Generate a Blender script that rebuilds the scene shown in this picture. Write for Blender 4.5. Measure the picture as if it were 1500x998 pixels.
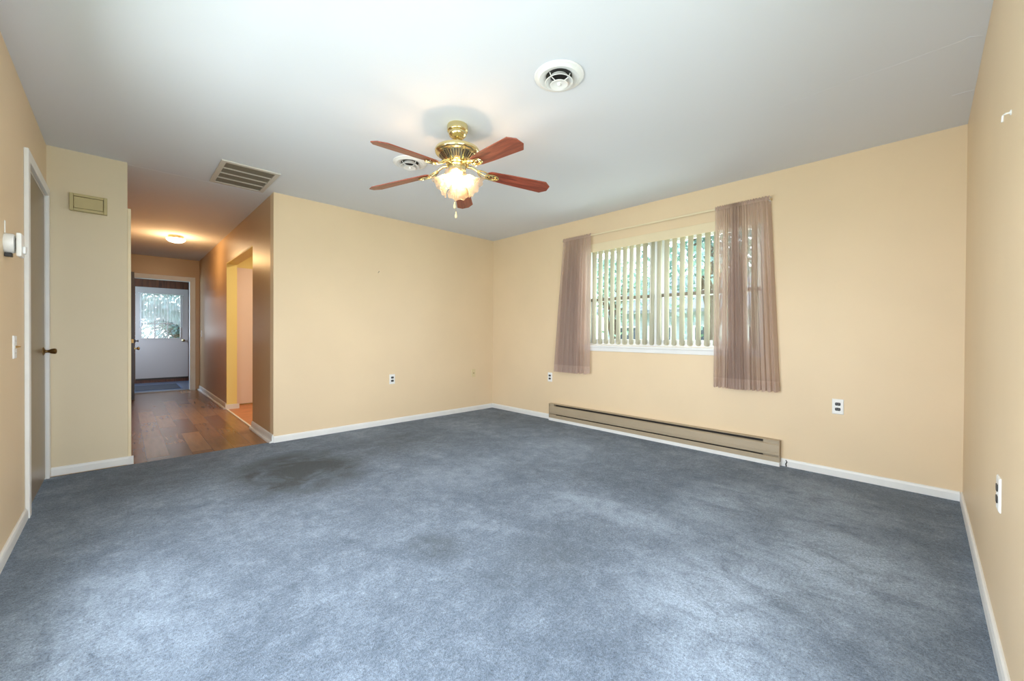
import bpy, bmesh, math, random
from math import sin, cos, pi, radians
from mathutils import Vector, Matrix, noise

for o in list(bpy.data.objects):
    bpy.data.objects.remove(o)
S = bpy.context.scene
C = S.collection

# ---------------------------------------------------------------- camera, light, exposure
F_PX, PITCH, ROLL, YAW, CAM_H = 586.78, -0.0074, 0.0056, 0.7721, 1.0633
PW, PH = 1500, 998
H = 2.44                       # ceiling
XW, YB = 3.904, 4.414          # window wall, back wall
XL, YR = -0.397, -0.187        # left wall, right wall
XH, YS, XS = 1.057, 4.499, 0.033   # hall right wall, stub wall, stub end
YE = 9.62                      # end of hall
YV = 11.75                     # outer wall of the vestibule
T = 0.12

cam = bpy.data.cameras.new('camera')
co = bpy.data.objects.new('camera', cam)
C.objects.link(co)
fw = Vector((sin(YAW) * cos(PITCH), cos(YAW) * cos(PITCH), sin(PITCH)))
rt = fw.cross(Vector((0, 0, 1))).normalized()
up = rt.cross(fw)
r2 = rt * cos(ROLL) + up * sin(ROLL)
u2 = -rt * sin(ROLL) + up * cos(ROLL)
M4 = Matrix.Identity(4)
for i in range(3):
    M4[i][0], M4[i][1], M4[i][2] = r2[i], u2[i], -fw[i]
M4[2][3] = CAM_H
co.matrix_world = M4
cam.sensor_width = 36
cam.lens = F_PX / PW * 36
cam.shift_y = -3.52 / PW
cam.clip_start = 0.02
S.camera = co

S.view_settings.view_transform = 'Standard'
S.view_settings.look = 'None'
S.view_settings.gamma = 1
S.view_settings.use_curve_mapping = False
S.view_settings.exposure = 0.04

w = bpy.data.worlds.new('sky')
S.world = w
w.use_nodes = True
bg = w.node_tree.nodes['Background']
bg.inputs[0].default_value = (0.82, 0.94, 1.0, 1)
bg.inputs[1].default_value = 4.2


def area_light(name, loc, direction, sx, sy, energy, color):
    l = bpy.data.lights.new(name, 'AREA')
    l.shape = 'RECTANGLE'
    l.size, l.size_y, l.energy, l.color = sx, sy, energy, color
    o = bpy.data.objects.new(name, l)
    C.objects.link(o)
    o.location = loc
    o.rotation_euler = Vector(direction).to_track_quat('-Z', 'Y').to_euler()
    return o


# fill lamps for the two windows added behind the camera, and daylight through the openings of the back rooms
LWIN_FILL = (0.20, 2.65, 0.42, 1.80)         # y0, y1, z0, z1 of the window added for fill light, left wall
RWIN_FILL = (-0.20, 1.45, 0.40, 1.80)        # x0, x1, z0, z1 of the window added for fill light, right wall
area_light('left_fill', (XL - 0.62, (LWIN_FILL[0] + LWIN_FILL[1]) / 2, 1.10), (1, 0, 0), 2.6, 1.5, 138, (0.88, 0.94, 1.0))
area_light('right_fill', ((RWIN_FILL[0] + RWIN_FILL[1]) / 2, YR - 0.62, 1.15), (0, 1, 0), 1.9, 1.5, 79, (0.88, 0.94, 1.0))
area_light('window_daylight', (XW + 0.55, 1.86, 1.5), (-1, 0, -0.1), 1.8, 1.05, 42, (0.88, 0.95, 1.0))
area_light('vestibule_daylight', (-0.75, 10.75, 1.45), (1, 0, -0.25), 1.2, 1.1, 34, (0.52, 0.72, 1.0))
area_light('kitchen_lamp', (2.0, 5.9, 2.40), (0, 0, -1), 0.5, 0.5, 30, (1.0, 0.82, 0.58))


# ---------------------------------------------------------------- helpers
def lin(c):
    c = c / 255
    return c / 12.92 if c <= 0.04045 else ((c + 0.055) / 1.055) ** 2.4


def rgb(r, g, b):
    return (lin(r), lin(g), lin(b), 1)


def mat(name, col, rough=0.5, metal=0.0, spec=0.5, bump=None, vary=None, coat=0.0, sheen=0.0):
    m = bpy.data.materials.new(name)
    m.use_nodes = True
    nt = m.node_tree
    b = nt.nodes['Principled BSDF']
    b.inputs['Base Color'].default_value = col
    b.inputs['Roughness'].default_value = rough
    b.inputs['Metallic'].default_value = metal
    b.inputs['Specular IOR Level'].default_value = spec
    b.inputs['Coat Weight'].default_value = coat
    tc = nt.nodes.new('ShaderNodeTexCoord')
    if vary:                                     # (scale, amount)
        n = nt.nodes.new('ShaderNodeTexNoise')
        n.inputs['Scale'].default_value = vary[0]
        n.inputs['Detail'].default_value = 5
        nt.links.new(tc.outputs['Object'], n.inputs['Vector'])
        r = nt.nodes.new('ShaderNodeValToRGB')
        k = vary[1]
        r.color_ramp.elements[0].position = 0.3
        r.color_ramp.elements[1].position = 0.7
        r.color_ramp.elements[0].color = (col[0] * (1 - k), col[1] * (1 - k), col[2] * (1 - k), 1)
        r.color_ramp.elements[1].color = (min(1, col[0] * (1 + k)), min(1, col[1] * (1 + k)), min(1, col[2] * (1 + k)), 1)
        nt.links.new(n.outputs['Fac'], r.inputs['Fac'])
        nt.links.new(r.outputs['Color'], b.inputs['Base Color'])
    if bump:                                     # (scale, strength, distance)
        n2 = nt.nodes.new('ShaderNodeTexNoise')
        n2.inputs['Scale'].default_value = bump[0]
        n2.inputs['Detail'].default_value = 3
        nt.links.new(tc.outputs['Object'], n2.inputs['Vector'])
        bp = nt.nodes.new('ShaderNodeBump')
        bp.inputs['Strength'].default_value = bump[1]
        bp.inputs['Distance'].default_value = bump[2]
        nt.links.new(n2.outputs['Fac'], bp.inputs['Height'])
        nt.links.new(bp.outputs['Normal'], b.inputs['Normal'])
    return m


def emit(name, col, s):
    m = bpy.data.materials.new(name)
    m.use_nodes = True
    nt = m.node_tree
    nt.nodes.remove(nt.nodes['Principled BSDF'])
    e = nt.nodes.new('ShaderNodeEmission')
    e.inputs[0].default_value = col
    e.inputs[1].default_value = s
    nt.links.new(e.outputs[0], nt.nodes['Material Output'].inputs['Surface'])
    return m


def sheer(name, col, transp, transl=0.4, gloss=0.0):
    """thin fabric or thin glass: part transparent, part translucent, part diffuse"""
    m = bpy.data.materials.new(name)
    m.use_nodes = True
    nt = m.node_tree
    nt.nodes.remove(nt.nodes['Principled BSDF'])
    d = nt.nodes.new('ShaderNodeBsdfDiffuse')
    t = nt.nodes.new('ShaderNodeBsdfTranslucent')
    tr = nt.nodes.new('ShaderNodeBsdfTransparent')
    g = nt.nodes.new('ShaderNodeBsdfGlossy')
    g.inputs['Roughness'].default_value = 0.15
    d.inputs[0].default_value = col
    t.inputs[0].default_value = col
    a = nt.nodes.new('ShaderNodeMixShader')
    a.inputs[0].default_value = transl
    nt.links.new(d.outputs[0], a.inputs[1])
    nt.links.new(t.outputs[0], a.inputs[2])
    c = nt.nodes.new('ShaderNodeMixShader')
    c.inputs[0].default_value = gloss
    nt.links.new(a.outputs[0], c.inputs[1])
    nt.links.new(g.outputs[0], c.inputs[2])
    b = nt.nodes.new('ShaderNodeMixShader')
    b.inputs[0].default_value = transp
    nt.links.new(c.outputs[0], b.inputs[1])
    nt.links.new(tr.outputs[0], b.inputs[2])
    nt.links.new(b.outputs[0], nt.nodes['Material Output'].inputs['Surface'])
    return m


def obj(name, bm, m, parent=None, smooth=False, bevel=0.0):
    me = bpy.data.meshes.new(name)
    bmesh.ops.recalc_face_normals(bm, faces=bm.faces)
    bm.to_mesh(me)
    bm.free()
    o = bpy.data.objects.new(name, me)
    C.objects.link(o)
    for x in (m if isinstance(m, (list, tuple)) else [m]):
        me.materials.append(x)
    if smooth:
        for p in me.polygons:
            p.use_smooth = True
        try:
            me.set_sharp_from_angle(angle=radians(40))
        except Exception:
            pass
    if bevel:
        bv = o.modifiers.new('edge', 'BEVEL')
        bv.width = bevel
        bv.segments = 2
        bv.limit_method = 'ANGLE'
    if parent:
        o.parent = parent
    return o


def thing(name, label, cat, loc=(0, 0, 0), rz=0.0, group=None):
    o = bpy.data.objects.new(name, None)
    o.empty_display_size = 0.05
    C.objects.link(o)
    o.location = loc
    o.rotation_euler = (0, 0, radians(rz))
    o['label'] = label
    o['category'] = cat
    if group:
        o['group'] = group
    return o


def tag(o, label, cat, group=None, kind=None):
    o['label'] = label
    o['category'] = cat
    if group:
        o['group'] = group
    if kind:
        o['kind'] = kind
    return o


def struct(name, bm, m, label, cat, bevel=0.0, smooth=False):
    o = obj(name, bm, m, None, smooth, bevel)
    return tag(o, label, cat, kind='structure')


def B():
    return bmesh.new()


def box(bm, x0, x1, y0, y1, z0, z1, mi=0):
    v = [bm.verts.new(p) for p in ((x0, y0, z0), (x1, y0, z0), (x1, y1, z0), (x0, y1, z0),
                                   (x0, y0, z1), (x1, y0, z1), (x1, y1, z1), (x0, y1, z1))]
    for f in ((0, 3, 2, 1), (4, 5, 6, 7), (0, 1, 5, 4), (1, 2, 6, 5), (2, 3, 7, 6), (3, 0, 4, 7)):
        bm.faces.new([v[i] for i in f]).material_index = mi
    return bm


def bxs(*bs):
    bm = B()
    for b in bs:
        box(bm, *b)
    return bm


def lathe(bm, prof, n=32, axis=Matrix.Identity(4), ruffle=None, close=False):
    """prof: list of (r, z); revolved about local z, then moved by axis"""
    rings = []
    for j, (r, z) in enumerate(prof):
        ring = []
        for i in range(n):
            a = 2 * pi * i / n
            rr, zz = r, z
            if ruffle:
                rr, zz = ruffle(a, r, z, j / (len(prof) - 1))
            ring.append(bm.verts.new(axis @ Vector((rr * cos(a), rr * sin(a), zz))))
        rings.append(ring)
    for a, b in zip(rings, rings[1:]):
        for i in range(n):
            k = (i + 1) % n
            bm.faces.new((a[i], a[k], b[k], b[i]))
    if close:
        for ring in (rings[0], rings[-1]):
            try:
                bm.faces.new(ring)
            except ValueError:
                pass
    return bm


def tube(bm, pts, r, n=8, cyclic=False):
    pts = [Vector(p) for p in pts]
    rings = []
    N = len(pts)
    ref = Vector((0, 0, 1))
    for i, p in enumerate(pts):
        if cyclic:
            d = pts[(i + 1) % N] - pts[i - 1]
        else:
            d = pts[min(i + 1, N - 1)] - pts[max(i - 1, 0)]
        d.normalize()
        rf = ref if abs(d.dot(ref)) < 0.95 else Vector((1, 0, 0))
        s = d.cross(rf).normalized()
        t = s.cross(d)
        rr = r(i / (N - 1)) if callable(r) else r
        rings.append([bm.verts.new(p + (s * cos(2 * pi * k / n) + t * sin(2 * pi * k / n)) * rr) for k in range(n)])
    pairs = list(zip(rings, rings[1:])) + ([(rings[-1], rings[0])] if cyclic else [])
    for a, b in pairs:
        for k in range(n):
            l = (k + 1) % n
            bm.faces.new((a[k], a[l], b[l], b[k]))
    if not cyclic:
        bm.faces.new(rings[0])
        bm.faces.new(rings[-1])
    return bm


def prism(bm, pts, z0, z1, xf=Matrix.Identity(4)):
    lo = [bm.verts.new(xf @ Vector((x, y, z0))) for x, y in pts]
    hi = [bm.verts.new(xf @ Vector((x, y, z1))) for x, y in pts]
    bm.faces.new(lo)
    bm.faces.new(hi)
    n = len(pts)
    for i in range(n):
        j = (i + 1) % n
        bm.faces.new((lo[i], lo[j], hi[j], hi[i]))
    return bm


def rect_frame(bm, x0, x1, z0, z1, wd, y0, y1, bottom=True):
    """rectangular frame in the local xz plane, thickness y0..y1"""
    box(bm, x0, x0 + wd, y0, y1, z0, z1)
    box(bm, x1 - wd, x1, y0, y1, z0, z1)
    box(bm, x0 + wd, x1 - wd, y0, y1, z1 - wd, z1)
    if bottom:
        box(bm, x0 + wd, x1 - wd, y0, y1, z0, z0 + wd)
    return bm


AX_Y = Matrix.Rotation(radians(-90), 4, 'X')      # local z -> local +y (out of the wall)

# ---------------------------------------------------------------- materials
m_wall = mat('beige_wall_paint', rgb(230, 207, 173), 0.48, spec=0.35, bump=(90, 0.06, 0.003), vary=(1.3, 0.03))
m_stub = mat('pale_beige_paint', rgb(222, 207, 178), 0.5, spec=0.35, bump=(90, 0.06, 0.003), vary=(1.3, 0.03))
m_hall = mat('tan_satin_paint', rgb(196, 164, 122), 0.34, spec=0.6, bump=(40, 0.10, 0.004), vary=(1.0, 0.04))
m_ceil = mat('ceiling_white', rgb(225, 228, 234), 0.85, spec=0.2, bump=(30, 0.05, 0.004))
m_white = mat('white_gloss_paint', rgb(232, 232, 230), 0.4, vary=(6, 0.03))
m_cream = mat('cream_paint', rgb(232, 216, 182), 0.45, vary=(5, 0.03))
m_vinyl = mat('white_vinyl', rgb(236, 238, 240), 0.35)
m_plastic = mat('white_plastic', rgb(238, 238, 236), 0.35)
m_ivory = mat('ivory_plastic', rgb(222, 204, 160), 0.4)
m_black = mat('black_socket', rgb(38, 36, 36), 0.4)
m_brass = mat('polished_brass', rgb(228, 212, 160), 0.2, metal=1.0)
m_oldbrass = mat('antique_brass', rgb(128, 100, 62), 0.3, metal=1.0)
m_chrome = mat('chrome', rgb(200, 200, 200), 0.2, metal=1.0)
m_taupe = mat('taupe_door_paint', rgb(138, 121, 98), 0.33, spec=0.6, vary=(3, 0.06))
m_darkdoor = mat('dark_brown_door', rgb(52, 38, 32), 0.35, vary=(4, 0.12))
m_doorwhite = mat('off_white_door', rgb(192, 183, 180), 0.45)
m_pinkdoor = mat('pinkish_white_door', rgb(232, 214, 202), 0.45)
m_yellow = mat('yellow_paint', rgb(240, 222, 140), 0.5)
m_heater = mat('heater_enamel', rgb(176, 160, 136), 0.42, metal=0.15, vary=(4, 0.04))
m_heatdark = mat('heater_slot', rgb(40, 34, 28), 0.7)
m_grille = mat('grille_enamel', rgb(206, 200, 190), 0.5)
m_dark = mat('duct_dark', rgb(30, 28, 26), 0.8)
m_chime = mat('chime_plastic', rgb(190, 175, 128), 0.45, vary=(8, 0.04))
m_blind = sheer('blind_vane_fabric', rgb(212, 209, 188), 0.0, 0.20)
m_curt = sheer('taupe_voile', rgb(202, 178, 165), 0.32, 0.35)
m_hem = sheer('taupe_voile_double', rgb(202, 178, 165), 0.16, 0.30)
m_lace = sheer('white_lace', rgb(236, 240, 246), 0.66, 0.6)
m_glass = sheer('window_glass', rgb(235, 240, 240), 0.94, 0.0, 0.9)
m_shade = sheer('frosted_shade_glass', rgb(190, 178, 154), 0.42, 0.6, 0.10)
m_dome = emit('lit_opal_dome', (1.0, 0.80, 0.55, 1), 9.0)
m_bulb = emit('lit_bulb', (1.0, 0.62, 0.32, 1), 420.0)
m_mat = mat('doormat_rubber', rgb(62, 66, 78), 0.8, bump=(120, 0.3, 0.003))
m_tile = mat('orange_tile', rgb(196, 130, 84), 0.4, vary=(7, 0.12))


def wood_mat(name, c0, c1, axis_scale, rough, coat=0.0, scale=3.0):
    m = mat(name, c0, rough, coat=coat)
    nt = m.node_tree
    b = nt.nodes['Principled BSDF']
    tc = nt.nodes.new('ShaderNodeTexCoord')
    mp = nt.nodes.new('ShaderNodeMapping')
    mp.inputs['Scale'].default_value = axis_scale
    nt.links.new(tc.outputs['Object'], mp.inputs['Vector'])
    n = nt.nodes.new('ShaderNodeTexNoise')
    n.inputs['Scale'].default_value = scale
    n.inputs['Detail'].default_value = 8
    n.inputs['Distortion'].default_value = 1.2
    nt.links.new(mp.outputs[0], n.inputs['Vector'])
    r = nt.nodes.new('ShaderNodeValToRGB')
    r.color_ramp.elements[0].position = 0.32
    r.color_ramp.elements[1].position = 0.68
    r.color_ramp.elements[0].color = c0
    r.color_ramp.elements[1].color = c1
    nt.links.new(n.outputs['Fac'], r.inputs['Fac'])
    nt.links.new(r.outputs['Color'], b.inputs['Base Color'])
    return m


m_blade = wood_mat('mahogany_blade', rgb(104, 42, 30), rgb(160, 80, 58), (1.2, 14, 14), 0.4, 0.3, 3.0)
m_panel = wood_mat('brown_panelling', rgb(70, 36, 22), rgb(112, 62, 36), (9, 9, 0.7), 0.4, 0.1, 2.5)


def plank_mat():
    m = mat('hall_plank_floor', rgb(150, 116, 86), 0.27)
    nt = m.node_tree
    b = nt.nodes['Principled BSDF']
    tc = nt.nodes.new('ShaderNodeTexCoord')
    mp = nt.nodes.new('ShaderNodeMapping')
    mp.inputs['Rotation'].default_value = (0, 0, radians(90))
    nt.links.new(tc.outputs['Object'], mp.inputs['Vector'])
    br = nt.nodes.new('ShaderNodeTexBrick')
    br.inputs['Scale'].default_value = 1.0
    br.inputs['Brick Width'].default_value = 0.92
    br.inputs['Row Height'].default_value = 0.15
    br.inputs['Mortar Size'].default_value = 0.0015
    br.inputs['Color1'].default_value = rgb(120, 84, 54)
    br.inputs['Color2'].default_value = rgb(160, 124, 90)
    br.inputs['Mortar'].default_value = rgb(92, 70, 52)
    nt.links.new(mp.outputs[0], br.inputs['Vector'])
    mp2 = nt.nodes.new('ShaderNodeMapping')
    mp2.inputs['Scale'].default_value = (22, 2.2, 1)
    nt.links.new(tc.outputs['Object'], mp2.inputs['Vector'])
    n = nt.nodes.new('ShaderNodeTexNoise')
    n.inputs['Scale'].default_value = 1.6
    n.inputs['Detail'].default_value = 6
    nt.links.new(mp2.outputs[0], n.inputs['Vector'])
    mx = nt.nodes.new('ShaderNodeMix')
    mx.data_type = 'RGBA'
    mx.blend_type = 'OVERLAY'
    mx.inputs[0].default_value = 0.25
    nt.links.new(br.outputs['Color'], mx.inputs[6])
    nt.links.new(n.outputs['Fac'], mx.inputs[7])
    hs = nt.nodes.new('ShaderNodeHueSaturation')
    hs.inputs['Saturation'].default_value = 1.1
    nt.links.new(mx.outputs[2], hs.inputs['Color'])
    nt.links.new(hs.outputs[0], b.inputs['Base Color'])
    return m


m_plank = plank_mat()


def carpet_mat():
    m = mat('blue_grey_carpet', rgb(120, 133, 152), 0.95, spec=0.1)
    nt = m.node_tree
    L = nt.links.new
    b = nt.nodes['Principled BSDF']
    b.inputs['Sheen Weight'].default_value = 0.15
    tc = nt.nodes.new('ShaderNodeTexCoord')

    def nz(scale, detail, rough, dist=0.0, stretch=None):
        n = nt.nodes.new('ShaderNodeTexNoise')
        n.inputs['Scale'].default_value = scale
        n.inputs['Detail'].default_value = detail
        n.inputs['Roughness'].default_value = rough
        n.inputs['Distortion'].default_value = dist
        if stretch:
            mp = nt.nodes.new('ShaderNodeMapping')
            mp.inputs['Rotation'].default_value = (0, 0, radians(stretch[0]))
            mp.inputs['Scale'].default_value = (stretch[1], stretch[2], 1)
            L(tc.outputs['Object'], mp.inputs['Vector'])
            L(mp.outputs[0], n.inputs['Vector'])
        else:
            L(tc.outputs['Object'], n.inputs['Vector'])
        return n

    def math_(op, a, b_, clamp=False):
        n = nt.nodes.new('ShaderNodeMath')
        n.operation = op
        n.use_clamp = clamp
        for i, v in enumerate((a, b_)):
            if isinstance(v, (int, float)):
                n.inputs[i].default_value = v
            else:
                L(v, n.inputs[i])
        return n.outputs[0]

    big = nz(1.5, 6, 0.62, 0.6, (40, 1.0, 0.7))
    mid = nz(6.5, 8, 0.72, 0.4)
    clump = nz(28, 4, 0.7, 0.3)
    fine = nz(260, 2, 0.6)
    tuft = nz(95, 3, 0.7)
    v = math_('ADD', math_('MULTIPLY', big.outputs['Fac'], 0.75), math_('MULTIPLY', mid.outputs['Fac'], 0.85))
    v = math_('ADD', v, math_('MULTIPLY', clump.outputs['Fac'], 0.60))
    v = math_('SUBTRACT', v, 0.60)
    r = nt.nodes.new('ShaderNodeValToRGB')
    e = r.color_ramp.elements
    e[0].position, e[0].color = 0.24, rgb(86, 99, 116)
    e[1].position, e[1].color = 0.76, rgb(138, 152, 170)
    e2 = e.new(0.5)
    e2.color = rgb(110, 123, 140)
    L(v, r.inputs['Fac'])
    # fibre speckle
    sp = math_('ADD', math_('MULTIPLY', fine.outputs['Fac'], 1.6), math_('MULTIPLY', tuft.outputs['Fac'], 1.8))
    sp = math_('ADD', sp, -0.70)
    mul = nt.nodes.new('ShaderNodeMix')
    mul.data_type = 'RGBA'
    mul.blend_type = 'MULTIPLY'
    mul.inputs[0].default_value = 1.0
    cs = nt.nodes.new('ShaderNodeCombineColor')
    for i in range(3):
        L(sp, cs.inputs[i])
    L(cs.outputs[0], mul.inputs[7])
    # ragged soiled traffic patches; negative amounts are pale pile marks and painted brightness
    last = r.outputs['Color']
    rag = nz(3.2, 6, 0.65, 0.5)
    nap_light = nz(7.5, 10, 0.80, 0.6, (-35, 1.0, 0.6))
    sx = nt.nodes.new('ShaderNodeSeparateXYZ')
    L(tc.outputs['Object'], sx.inputs[0])
    for (px, py, rx, ry, amt) in STAINS_AND_LIGHT:
        dx = math_('DIVIDE', math_('SUBTRACT', sx.outputs[0], px), rx)
        dy = math_('DIVIDE', math_('SUBTRACT', sx.outputs[1], py), ry)
        d = math_('ADD', math_('MULTIPLY', dx, dx), math_('MULTIPLY', dy, dy))
        k = math_('SUBTRACT', 1.0, d, True)
        k = math_('MULTIPLY', k, math_('MULTIPLY', math_('SUBTRACT', (rag if amt > 0 else nap_light).outputs['Fac'], 0.22 if amt > 0 else 0.36, True), 2.4 if amt > 0 else 4.5, True))
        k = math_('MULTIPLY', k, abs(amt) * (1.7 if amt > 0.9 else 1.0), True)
        mx = nt.nodes.new('ShaderNodeMix')
        mx.data_type = 'RGBA'
        L(k, mx.inputs[0])
        L(last, mx.inputs[6])
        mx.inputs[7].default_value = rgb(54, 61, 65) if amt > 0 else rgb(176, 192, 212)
        last = mx.outputs[2]
    L(last, mul.inputs[6])
    L(mul.outputs[2], b.inputs['Base Color'])
    bp = nt.nodes.new('ShaderNodeBump')
    bp.inputs['Strength'].default_value = 0.6
    bp.inputs['Distance'].default_value = 0.006
    L(sp, bp.inputs['Height'])
    L(bp.outputs['Normal'], b.inputs['Normal'])
    return m


STAINS_AND_LIGHT = [(0.98, 3.35, 0.55, 0.65, 0.95), (1.55, 3.6, 1.0, 0.5, 0.5), (0.35, 3.9, 0.6, 0.5, 0.45),
          (1.13, 1.70, 0.16, 0.20, 0.6), (1.55, 1.25, 0.5, 0.28, 0.35), (2.25, 3.5, 0.6, 0.5, 0.35),
          (2.7, 1.9, 0.7, 0.5, 0.25), (2.0, 0.35, 0.22, 0.16, 0.4),
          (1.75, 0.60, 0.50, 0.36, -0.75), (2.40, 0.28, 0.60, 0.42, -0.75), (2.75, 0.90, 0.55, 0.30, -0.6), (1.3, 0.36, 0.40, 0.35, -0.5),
          (3.2, 0.45, 0.55, 0.45, -0.5), (2.15, 1.25, 0.16, 0.55, -0.5), (2.9, 2.4, 0.5, 0.5, -0.3), (1.9, 2.5, 0.5, 0.4, -0.3), (-0.05, 2.0, 0.4, 0.6, -0.5)]  # pale entries: pile marks, partly brightness painted into the near floor
m_carpet = carpet_mat()

# ---------------------------------------------------------------- the room shell
YC = 4.455                                        # where carpet meets the hall planks
struct('floor', bxs((XL - T, XW + T, YR - T, YC, -0.08, 0.0)), m_carpet,
       'wall to wall blue grey carpet with worn dark patches', 'carpet')
struct('floor_hall', bxs((XS - 1.2, XH, YC, YE + 0.03, -0.08, -0.008)), m_plank,
       'brown wood plank floor of the hallway', 'floor')
struct('floor_kitchen', bxs((XH, 3.6, YB + T, 7.5, -0.08, -0.008)), m_tile,
       'orange tile floor beyond the hallway opening', 'floor')
m_vfloor = mat('daylight_blue_floor', rgb(92, 104, 126), 0.35, vary=(5, 0.1))  # blue of the entry daylight put into the floor colour
struct('floor_vestibule', bxs((-0.7, 2.0, YE + 0.03, YV + T, -0.08, -0.02)), m_vfloor,
       'floor of the entry vestibule, tinted blue for daylight', 'floor')

struct('ceiling', bxs((XL - T, XW + T, YR - T, YE + T, H, H + 0.1)), m_ceil,
       'flat white painted ceiling over room and hallway', 'ceiling')
struct('ceiling_vestibule', bxs((-0.7, 2.0, YE + T, YV + T, 2.36, H)), m_ceil, 'ceiling of the entry vestibule', 'ceiling')

WY0, WY1, WZ0, WZ1 = 0.95, 2.77, 0.955, 2.085      # window opening
bm = bxs((XW, XW + T, YR - T, WY0, 0, H), (XW, XW + T, WY1, YB + T, 0, H),
         (XW, XW + T, WY0, WY1, 0, WZ0), (XW, XW + T, WY0, WY1, WZ1, H))
struct('wall_window', bm, m_wall, 'beige wall with the curtained window and heater', 'wall')
struct('wall_back', bxs((XH, XW, YB, YB + T, 0, H)), m_wall, 'beige back wall beside the hallway opening', 'wall')
struct('wall_right', bxs((XL - T, RWIN_FILL[0], YR - T, YR, 0, H), (RWIN_FILL[1], XW, YR - T, YR, 0, H),
                          (RWIN_FILL[0], RWIN_FILL[1], YR - T, YR, 0, RWIN_FILL[2]), (RWIN_FILL[0], RWIN_FILL[1], YR - T, YR, RWIN_FILL[3], H)), m_wall, 'beige wall along the right edge', 'wall')

DY0, DY1, DZ = 3.615, 4.425, 2.05                  # left door opening
bm = bxs((XL - T, XL, YR, LWIN_FILL[0], 0, H), (XL - T, XL, LWIN_FILL[0], LWIN_FILL[1], LWIN_FILL[3], H), (XL - T, XL, LWIN_FILL[0], LWIN_FILL[1], 0, LWIN_FILL[2]), (XL - T, XL, LWIN_FILL[1], DY0, 0, H),
         (XL - T, XL, DY0, DY1, DZ, H), (XL - T, XL, DY1, YS + T, 0, H))
struct('wall_left', bm, m_wall, 'beige wall with a brown door along the left edge', 'wall')
struct('wall_stub', bxs((XL, XS, YS, YS + T, -0.008, H)), m_stub, 'short pale wall between left door and hallway', 'wall')

OY0, OY1, OZ = 5.28, 6.87, 2.06                    # opening to the kitchen
bm = bxs((XH, XH + T, YB + T, OY0, -0.008, H), (XH, XH + T, OY1, YE, -0.008, H), (XH, XH + T, OY0, OY1, OZ, H))
struct('wall_hall_right', bm, m_hall, 'shiny tan right wall of the hallway with an opening', 'wall')
struct('wall_hall_left', bxs((XS - T, XS, YS + T, YE, -0.008, H)), m_hall, 'left wall of the hallway', 'wall')
EX0, EX1, EZ = 0.11, 0.925, 2.045
bm = bxs((-0.7, EX0, YE, YE + T, -0.02, H), (EX1, 2.0, YE, YE + T, -0.02, H), (EX0, EX1, YE, YE + T, EZ, H))
struct('wall_hall_end', bm, m_hall, 'tan end wall of the hallway around the entry doorway', 'wall')

# kitchen shell
bm = bxs((XH + T, 3.6, 7.18, 7.28, -0.008, H), (3.5, 3.6, YB + T, 7.18, -0.008, H))
struct('wall_kitchen', bm, m_yellow, 'yellow kitchen wall beyond the hallway opening', 'wall')
struct('ceiling_kitchen', bxs((XH + T, 3.6, YB + T, 7.28, H - 0.02, H + 0.05)), m_cream, 'kitchen ceiling beyond the opening', 'ceiling')
struct('trim_1', bxs((XH + 0.001, XH + T + 0.004, OY1 - 0.012, OY1 + 0.0, -0.008, OZ),
                     (XH + 0.001, XH + T + 0.004, OY0, OY0 + 0.012, -0.008, OZ),
                     (XH + 0.001, XH + T + 0.004, OY0 + 0.012, OY1 - 0.012, OZ - 0.012, OZ)), m_yellow,
       'pale yellow lining of the hallway opening', 'trim')
struct('trim_2', bxs((XH - 0.008, XH + 0.012, OY0, OY1, -0.01, 0.0)), m_white, 'thin white threshold strip at the opening', 'trim')

# vestibule shell
VX0, VX1, VZ0, VZ1 = 0.205, 1.085, 0.045, 2.06     # outer door opening
bm = bxs((-0.7, VX0 - 0.001, YV, YV + T, -0.02, H), (VX1 + 0.001, 2.0, YV, YV + T, -0.02, H),
         (VX0 - 0.001, VX1 + 0.001, YV, YV + T, VZ1 + 0.001, H), (VX0 - 0.001, VX1 + 0.001, YV, YV + T, -0.02, VZ0 - 0.001))
struct('wall_vestibule', bm, m_panel, 'brown wood panelled wall around the white entry door', 'wall')
bm = bxs((1.9, 2.0, YE + T, YV, -0.02, H), (-0.7, -0.6, YE + T, 10.1, -0.02, H), (-0.7, -0.6, 11.4, YV, -0.02, H),
         (-0.7, -0.6, 10.1, 11.4, -0.02, 0.9), (-0.7, -0.6, 10.1, 11.4, 2.0, H))
struct('wall_vestibule_sides', bm, m_panel, 'brown panelled side walls of the vestibule', 'wall')

# baseboards
BH, BT = 0.062, 0.013


def base_profile(bm, p0, p1, out, h=BH, t=BT, z0=0.0):
    """a baseboard with a rounded top edge from p0 to p1; out = unit normal into the room"""
    prof = [(0, z0), (t, z0), (t, z0 + h * 0.72), (t * 0.72, z0 + h * 0.93), (t * 0.35, z0 + h), (0, z0 + h)]
    a, b = [], []
    for d, z in prof:
        a.append(bm.verts.new((p0[0] + out[0] * d, p0[1] + out[1] * d, z)))
        b.append(bm.verts.new((p1[0] + out[0] * d, p1[1] + out[1] * d, z)))
    n = len(prof)
    for i in range(n):
        j = (i + 1) % n
        bm.faces.new((a[i], a[j], b[j], b[i]))
    bm.faces.new(a)
    bm.faces.new(b)
    return bm


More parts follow.
